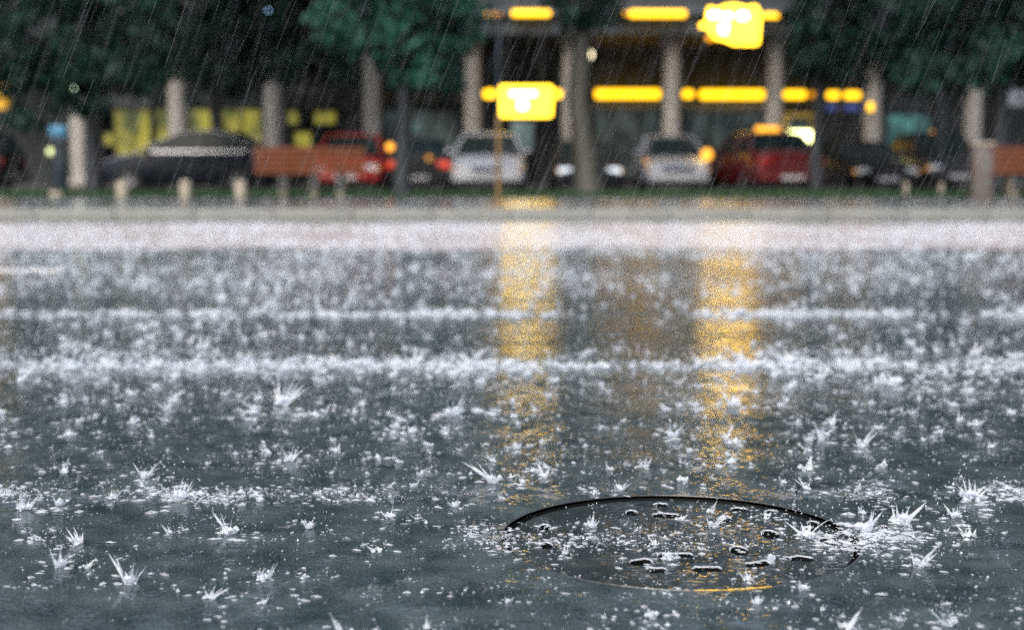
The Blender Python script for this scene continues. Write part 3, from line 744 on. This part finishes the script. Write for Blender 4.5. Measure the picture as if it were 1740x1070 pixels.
# ------------------------------------------------------------------ trees
def leaves(centres, radii, per, size, flat=.7):
    Vs = []
    for (c, r, n_) in zip(centres, radii, per):
        p = rng.normal(0, 1, (n_, 3)); p /= np.linalg.norm(p, axis=1)[:,None]; p *= (rng.uniform(0, 1, n_)**.45)[:,None]*r; p[:,2] *= flat
        p += np.array(c)
        a = rng.normal(0, 1, (n_, 3)); a[:,2] -= .5; a /= np.linalg.norm(a, axis=1)[:,None]
        b_ = np.cross(a, rng.normal(0, 1, (n_, 3))); b_ /= np.linalg.norm(b_, axis=1)[:,None]
        s = (size*rng.uniform(.6, 1.3, n_))[:,None]
        Vs.append(np.stack([p - a*s, p + b_*s*.42 - a*s*.1, p + a*s, p - b_*s*.42 - a*s*.1], axis=1))
    V = np.concatenate(Vs).reshape(-1, 3); return V, np.arange(len(V)).reshape(-1, 4)
def tree(px, D, rbase, pts, hang, label, bark, crown_h=13, crown_r=3.4, zlow=4.3, nclump=95, bright=False, seed=0, wide=1.0):
    rs = random.Random(seed)
    x0 = X(px, D); r = empty('tree', (x0, D, ZP)); tag(r, label, 'tree', 'trees along the verge')
    b = MB(); P_ = [Vector((X(a, D)-x0, 0, (Z(c, D)-ZP))) for a, c in pts]
    P_[0].z = -.02
    top = P_[-1]; P_ += [top + Vector((.1, .1, 2.2)), top + Vector((.0, .2, 5.0)), top + Vector((.2, .1, 7.5))]
    n_ = len(P_); rad = [max(.03, rbase*wide*(1.25 if i == 0 else 1)*(1-i/(n_+.5))**.65) for i in range(n_)]
    b.tube(P_, rad, 12)
    cents = []; rads = []
    for i in range(nclump):
        while True:
            q = Vector((rs.uniform(-1,1), rs.uniform(-1,1), rs.uniform(-1,1)))
            if q.length < 1: break
        zc = (zlow + crown_h)/2; c = Vector((q.x*crown_r, q.y*crown_r*.9, zc + q.z*(crown_h-zlow)/2 - ZP))
        cents.append(c); rads.append(rs.uniform(.55, 1.05))
    for i in range(0, nclump, 6):
        c = cents[i]; z0 = min(max(c.z-2.5, 2.2), 10); s0 = Vector((top.x*.5 + .05, .1, max(z0, 2.4)))
        mid = (s0+c)/2 + Vector((rs.uniform(-.3,.3), rs.uniform(-.3,.3), .4)); b.tube([s0, mid, c], [.10, .06, .02], 6)
    hang_c = []
    for (a, c_, rr) in hang:
        dy = rs.uniform(-1.6, 1.4); Dh = D+dy
        p = Vector((X(a, Dh)-x0, dy, Z(c_, Dh)-ZP)); hang_c.append(p); cents.append(p); rads.append(rr)
    for i in range(0, len(hang_c), 4):
        c = hang_c[i]; s0 = Vector((top.x, 0, max(3.8, c.z+.7)))
        mid = (s0+c)/2 + Vector((0,0,.35)); b.tube([s0, mid, c], [.07, .045, .012], 6)
    b.build('trunk', bark, r, True)
    per = [max(25, int(260*q*q)) for q in rads]
    V, Fc = leaves(cents, rads, per, .13)
    np_mesh('crown', V, Fc, M['leaf_lit'] if bright else M['leaf'], r)
    return r
def hangset(x0, x1, y0, y1, n_, rr, seed, bias=1.4):
    rs = random.Random(seed)
    return [(rs.uniform(x0, x1), y0 + (y1-y0)*rs.random()**bias, rs.uniform(rr*.6, rr*1.2)) for _ in range(n_)]
DT = 27.5
tree(160, DT, .15, [(160,330),(158,200),(152,90),(150,20)], hangset(-60,270,-60,140,110,.50,1,1.0) + hangset(0,175,90,215,34,.26,21,1.0), 'dark leafy tree standing left of the black sedan', M['bark_dark'], seed=1)
tree(368, DT+8.5, .16, [(368,318),(370,215),(362,150),(372,60)], hangset(250,590,-60,135,150,.55,2,1.0) + hangset(310,410,140,176,8,.25,22), 'dark forked tree in front of the yellow shop windows behind the black sedan', M['bark_dark'], crown_r=3.8, seed=2)
tree(684, DT-2, .15, [(682,333),(684,270),(690,150),(688,50)], hangset(555,800,-50,80,80,.40,3,1.0) + hangset(640,775,40,150,30,.30,23,1.0), 'slim dark tree between the bench and the white sedan, bright leaves at its top', M['bark_dark'], bright=True, seed=3)
tree(1000, DT-.5, .25, [(1000,333),(996,290),(990,240),(982,170),(986,100),(990,40),(992,-20)], hangset(930,1045,-60,45,30,.28,4,1.0), 'thick grey barked tree in the middle with a swollen base', M['bark'], seed=4, crown_r=3.2)
tree(1388, DT+1, .13, [(1388,330),(1386,250),(1390,170),(1396,60)], hangset(1350,1600,-60,125,95,.45,5,1.0), 'dark slender tree between the red taxi and the low dark saloon', M['bark_dark'], seed=5)
tree(1697, DT-2, .17, [(1697,335),(1696,200),(1692,80),(1690,10)], hangset(1550,1850,-60,140,120,.48,6,1.0), 'dark tree standing behind the masonry pillar at the right', M['bark_dark'], seed=6)
tree(1592, DT+7, .15, [(1592,330),(1594,230),(1590,150),(1588,60)], hangset(1500,1690,20,150,22,.45,7), 'dark tree trunk further back beside the dark hatchback', M['bark_dark'], seed=7, nclump=50)

# ------------------------------------------------------------------ splashes
def splash_verts(rs, h, w, teeth, arms, drops, flecks, blobs):
    """triangles of one rain splash: a torn, flaring crown wall, thin arms with beads, a foamy core, flung drops and flat white flecks standing for sky glints"""
    V = []
    def tri(*p): V.extend([np.array(q, float) for q in p])
    def drop(c, r, st=1.6, fx=1.):
        c = np.array(c); A = [c+np.array(v)*r for v in ((fx,0,0),(0,fx,0),(-fx,0,0),(0,-fx,0))]; T_ = c+np.array([0,0,st*r]); B_ = c-np.array([0,0,min(r, c[2])+.0002])
        for k in range(4): V.extend([A[k], A[(k+1)%4], T_]); V.extend([A[(k+1)%4], A[k], B_])
    def fleck(c, r, ax):
        n_ = 7; z_ = c[2]; ring = [(c[0]+r*ax*math.cos(k*6.283/n_)*rs.uniform(.6,1.2), c[1]+r*math.sin(k*6.283/n_)*rs.uniform(.6,1.2), z_) for k in range(n_)]
        for k in range(n_): tri(ring[k], ring[(k+1)%n_], (c[0], c[1], z_+r*.35))
    lx, ly = rs.uniform(-.5, .5), rs.uniform(-.3, .3)
    a0 = rs.uniform(0, 6.28); arc_ = rs.uniform(3.4, 6.0)
    if teeth:
        lo, mi, hi = [], [], []
        for k in range(teeth*2+1):
            a_ = a0 + arc_*k/(teeth*2); t_ = math.sin(math.pi*k/(teeth*2))
            hk = h*(.24 + (.66*rs.random()**1.4 if k % 2 else .16*rs.random()))*(.35+.65*t_)
            r0 = w*.24*rs.uniform(.85,1.15); fl = rs.uniform(.25, .9)*hk
            lo.append((r0*math.cos(a_), r0*math.sin(a_), 0)); r1 = r0+fl*.25
            mi.append((r1*math.cos(a_)+lx*hk*.3, r1*math.sin(a_)+ly*hk*.3, hk*.5)); r2 = r0+fl
            hi.append((r2*math.cos(a_)+lx*hk, r2*math.sin(a_)+ly*hk, hk))
        for k in range(teeth*2):
            tri(lo[k], lo[k+1], mi[k+1]); tri(lo[k], mi[k+1], mi[k])
            if k % 2: tri(mi[k], mi[k+1], hi[k])
            else: tri(mi[k], mi[k+1], hi[k+1])
    for i in range(arms):
        a_ = rs.uniform(0, 6.28); sp = rs.uniform(.3, 1.3); L_ = h*rs.uniform(.7, 1.25); n_ = 5
        p = np.array([w*.15*math.cos(a_), w*.15*math.sin(a_), h*.1]); d_ = np.array([math.cos(a_)*sp+lx, math.sin(a_)*sp*.6, 1.]); d_ /= np.linalg.norm(d_)
        pts = []
        for q in range(n_+1): pts.append(p.copy()); d_ = d_+np.array([0,0,-.12]); p = p+d_*L_/n_
        for q in range(n_):
            if q >= 3 and rs.random() < .3: continue
            ra, rb_ = w*.06*(1-q/(n_+1)), w*.06*(1-(q+1)/(n_+1)); sx = np.array([1,0,0]); sy = np.array([0,1,0])
            for e_ in (sx, sy): tri(pts[q]-e_*ra, pts[q]+e_*ra, pts[q+1]+e_*rb_); tri(pts[q]-e_*ra, pts[q+1]+e_*rb_, pts[q+1]-e_*rb_)
        drop(pts[-1], w*rs.uniform(.03, .07)); 
        for q in range(2): drop(pts[-1]+np.array([rs.uniform(-.3,.3)*w, 0, rs.uniform(-.1,.4)*w]), w*rs.uniform(.015,.03))
    for i in range(blobs):
        a_ = rs.uniform(0, 6.28); rr = w*rs.uniform(0, .38); drop((rr*math.cos(a_), rr*math.sin(a_), rs.uniform(0,.22)*h), w*rs.uniform(.06, .15), rs.uniform(.6, 1.5), rs.uniform(.8,1.4))
    for i in range(flecks):
        a_ = rs.uniform(0, 6.28); rr = w*rs.uniform(.3, 1.5); fleck((rr*math.cos(a_)*1.3, rr*math.sin(a_)*1.5, .0006), w*rs.uniform(.07, .2), rs.uniform(1, 2.2))
    for i in range(drops):
        a_ = rs.uniform(0, 6.28); rr = w*rs.uniform(.2, 1.5); drop((rr*math.cos(a_)+lx*h*.6, rr*math.sin(a_), rs.uniform(.05, 1.3)*h), w*rs.uniform(.012, .035))
    return np.array(V)
rs = random.Random(99)
NEAR = [splash_verts(rs, .030*rs.uniform(.5,1.2), .030*rs.uniform(.8,1.2), rs.choice([3,4,6,8]), rs.choice([0,0,1]), rs.randint(8,20), rs.randint(3,9), rs.randint(3,7)) for _ in range(24)]
MID = [splash_verts(rs, .026*rs.uniform(.5,1.3), .034*rs.uniform(.7,1.2), rs.choice([3,4,5]), rs.randint(0,1), rs.randint(2,5), rs.randint(1,3), rs.randint(2,4)) for _ in range(20)]
TINY = [splash_verts(rs, .007, .012*rs.uniform(.6,1.3), 0, 0, rs.randint(0,3), rs.randint(1,3), rs.randint(0,2)) for _ in range(16)]
SKY_FLECK = [splash_verts(rs, .006, .034*rs.uniform(.6,1.2), 0, 0, rs.randint(0,3), rs.randint(1,4), rs.randint(0,1)) for _ in range(20)]  # flat white discs standing for ripple facets that mirror the sky
DUST = [splash_verts(rs, .05, .07, 0, 0, 7, 0, 0) for _ in range(12)]
def in_hole(x, y): return (x-MH.x)**2 + (y-MH.y)**2 < MH_R**2
def scatter(name, lib, pts, smin, smax, label, pw=1.0):
    out = []
    for (x, y, zz) in pts:
        v = lib[rs.randrange(len(lib))]; a_ = rs.uniform(0, 6.28); s = smin + (smax-smin)*rs.random()**pw; c_, s_ = math.cos(a_), math.sin(a_)
        sz = s*rs.uniform(.7, 1.2)
        q = np.empty_like(v); q[:,0] = (v[:,0]*c_ - v[:,1]*s_)*s + x; q[:,1] = (v[:,0]*s_ + v[:,1]*c_)*s + y; q[:,2] = v[:,2]*sz + zz
        out.append(q)
    V = np.concatenate(out); o = np_mesh(name, V, np.arange(len(V)).reshape(-1, 3), M['splash'])
    tag(o, label, 'splashes', kind='stuff'); return o
def band_pts(y0, y1, dens, zf=0., m=.35):
    pts = []; y = y0
    area = 0
    n_ = int(dens*(y1-y0)*((y0+y1)*(870/F_PX)+2.4))
    while len(pts) < n_:
        y = rs.uniform(y0, y1); hw = y*870/F_PX*1.05+1.1
        if rs.random() > hw/(y1*870/F_PX*1.05+1.1): continue
        x = rs.uniform(-hw, hw)
        dens_n = mnoise.noise(Vector((x*.9, y*.6, 3.3)))
        if rs.random() > (.70 + dens_n*.6 if y1 < 4.7 else .55 + dens_n*1.1): continue
        pts.append((x, y, -.007 if in_hole(x, y) else zf+.001))
    return pts
near = band_pts(1.65, 2.6, 44) + band_pts(2.6, 5.2, 60); 
scatter('rain_splashes', NEAR, near, .35, 1.6, 'small rain splashes breaking all over the near road surface', 1.7)
mid = band_pts(4.4, 7.5, 34) + band_pts(7.5, LANE0, 52)
for D, hw, st in BANDS[1:]:
    for _ in range(int(210*D)):
        x = rs.uniform(-1,1)*(D*.4+1.2); 
        if rs.random() < .55 + 1.2*mnoise.noise(Vector((x*1.5, D, 8))): mid.append((x, D + rs.gauss(0, hw*.35), .001))
scatter('rain_splashes', MID, mid, .6, 2.1, 'soft rain splashes over the middle of the road', 1.6)
scatter('rain_droplets', DUST, band_pts(4.2, LANE1, 85), .7, 1.6, 'haze of fine bouncing droplets over the far half of the road')
far = band_pts(LANE0, LANE1, 85, .004)
scatter('rain_splashes', MID, far, .7, 1.4, 'dense white rain spray over the pale concrete lane')
scatter('rain_splashes', MID, [(rs.uniform(-11,11), rs.uniform(KERB1, 23.6), ZP+.001) for _ in range(3000)], .6, 1.2, 'rain splashes on the paved path')
tiny = band_pts(1.6, 4.4, 300) + [(rs.gauss(MH.x, .16), rs.gauss(MH.y, .14), -.007) for _ in range(80)]
tiny = [(x, y, -.007 if in_hole(x, y) else .001) for x, y, _ in tiny]
flk = []
for x, y, z_ in band_pts(1.6, 2.6, 130) + band_pts(2.6, 4.3, 70): flk.append((x, y, z_))
for _ in range(6000):
    x = rs.uniform(-2.2, 2.2); dens_ = mnoise.noise(Vector((x*4, 2, 8)))
    if (x < -.27 or x > .70) and rs.random() < .30 + 1.3*dens_: flk.append((x, 2.86 + rs.gauss(0, .032), .001))
for _ in range(2000):
    x = rs.uniform(-3.0, 3.0)
    if rs.random() < .45 + 1.2*mnoise.noise(Vector((x*2, 5, 8))): flk.append((x, 4.72 + rs.gauss(0, .06), .001))
for _ in range(400):
    q = rs.choice(((-MH_R*1.02, .0, .04, .045), (MH_R*1.06, .0, .04, .035), (MH_R*1.02, -.05, .03, .035), (MH_R*1.12, .02, .05, .03), (.0, -.0, .15, .12), (-.1, -.0, .09, .03)))
    flk.append((MH.x + q[0] + rs.gauss(0, q[2]), MH.y + q[1] + rs.gauss(0, q[3]), .001))
flk = [(x, y, z_) for x, y, z_ in flk if not (MH_R-.02 < math.hypot(x-MH.x, y-MH.y) < MH_R+.012) or x > MH.x+.27 or x < MH.x-.29]
flk = [(x, y, -.007 if in_hole(x, y) else .001) for x, y, _ in flk]
scatter('rain_splashes', SKY_FLECK, flk, .25, 1.45, 'flat white flecks standing for sky glints on the near road', 2.0)
scatter('rain_droplets', TINY, tiny, .35, 1.1, 'fine droplets bouncing off the near road')

# the few large splashes one can point at
BIG = [(838,820,48,'tall forked white splash just left of the manhole cover'),
 (492,785,42,'upright splash left of centre on the darker road'),
 (302,850,62,'broad white splash on the bright seam at the left'),
 (42,868,44,'thick white splash on the bright seam by the left edge'),
 (392,908,46,'splash with two thin arms below the bright seam'),
 (102,962,52,'splash with a long slanting arm near the lower left corner'),
 (247,812,40,'curling splash above the bright seam'),
 (122,628,62,'very bright tall splash on the farther seam at the left'),
 (478,690,58,'tall slim splash in front of the farther seam'),
 (445,985,34,'pale curled splash near the bottom edge'),
 (662,880,30,'small ragged splash midway between the bright seam and the cover'),
 (1142,742,34,'small crown splash beyond the manhole cover'),
 (1245,690,40,'splash standing in the yellow reflection'),
 (1095,795,28,'slender splash just behind the cover rim'),
 (1398,745,48,'pale feathery splash behind the right of the cover'),
 (1518,655,46,'bright splash on the farther seam at the right'),
 (1650,850,60,'spreading splash right of the cover near the seam'),
 (1530,890,66,'tall curved splash off the right rim of the cover'),
 (1468,903,62,'dense spray where the right end of the cover rim meets the road'),
 (1372,915,52,'feathery splash inside the right part of the cover'),
 (1610,1062,44,'splash at the bottom edge near the right corner'),
 (770,705,60,'wide torn splash above left of the manhole cover'),
 (1340,620,60,'leaning bright splash on the farther seam beside the yellow reflection')]
for px, py, hpx, lab in BIG:
    g = ground(px, py); inh = in_hole(g.x, g.y)
    if inh: g = ground(px, py, -.007)
    h = hpx/F_PX*g.y*1.2
    V = splash_verts(rs, h*.85, h*rs.uniform(.55,.8), rs.randint(7, 12), rs.randint(0, 2), rs.randint(24, 46), rs.randint(8,14), rs.randint(8,14))
    o = np_mesh('water_splash', V, np.arange(len(V)).reshape(-1, 3), M['splash']); o.location = (g.x, g.y, g.z+.001)
    tag(o, lab, 'splash', 'large rain splashes on the road')

# ------------------------------------------------------------------ falling rain
nr = 9000
y = rng.uniform(2.6, 17, nr); x = rng.uniform(-1, 1, nr)*(y*.42+.4); z = rng.uniform(0.02, 1, nr)*(CAM_H + .2*y)
L = rng.uniform(.05, .17, nr)*(1+y*.04); r = rng.uniform(.00022, .00050, nr)*(1+.04*y); sl = np.tan(np.radians(rng.normal(22, 2.5, nr)))
V = np.zeros((nr, 6, 3))
for k in range(3):
    a = k*2.094
    V[:,k] = np.c_[x + r*math.cos(a), y + r*math.sin(a), z]; V[:,3+k] = np.c_[x + r*math.cos(a) + sl*L, y + r*math.sin(a), z + L]
Fc = []
base = np.arange(nr)[:,None]*6
q = np.concatenate([base + np.array([k, (k+1)%3, (k+1)%3+3, k+3]) for k in range(3)])
o = np_mesh('rain', V.reshape(-1,3), q, M['rain']); tag(o, 'slanting rain falling across the whole view', 'rain', kind='stuff')
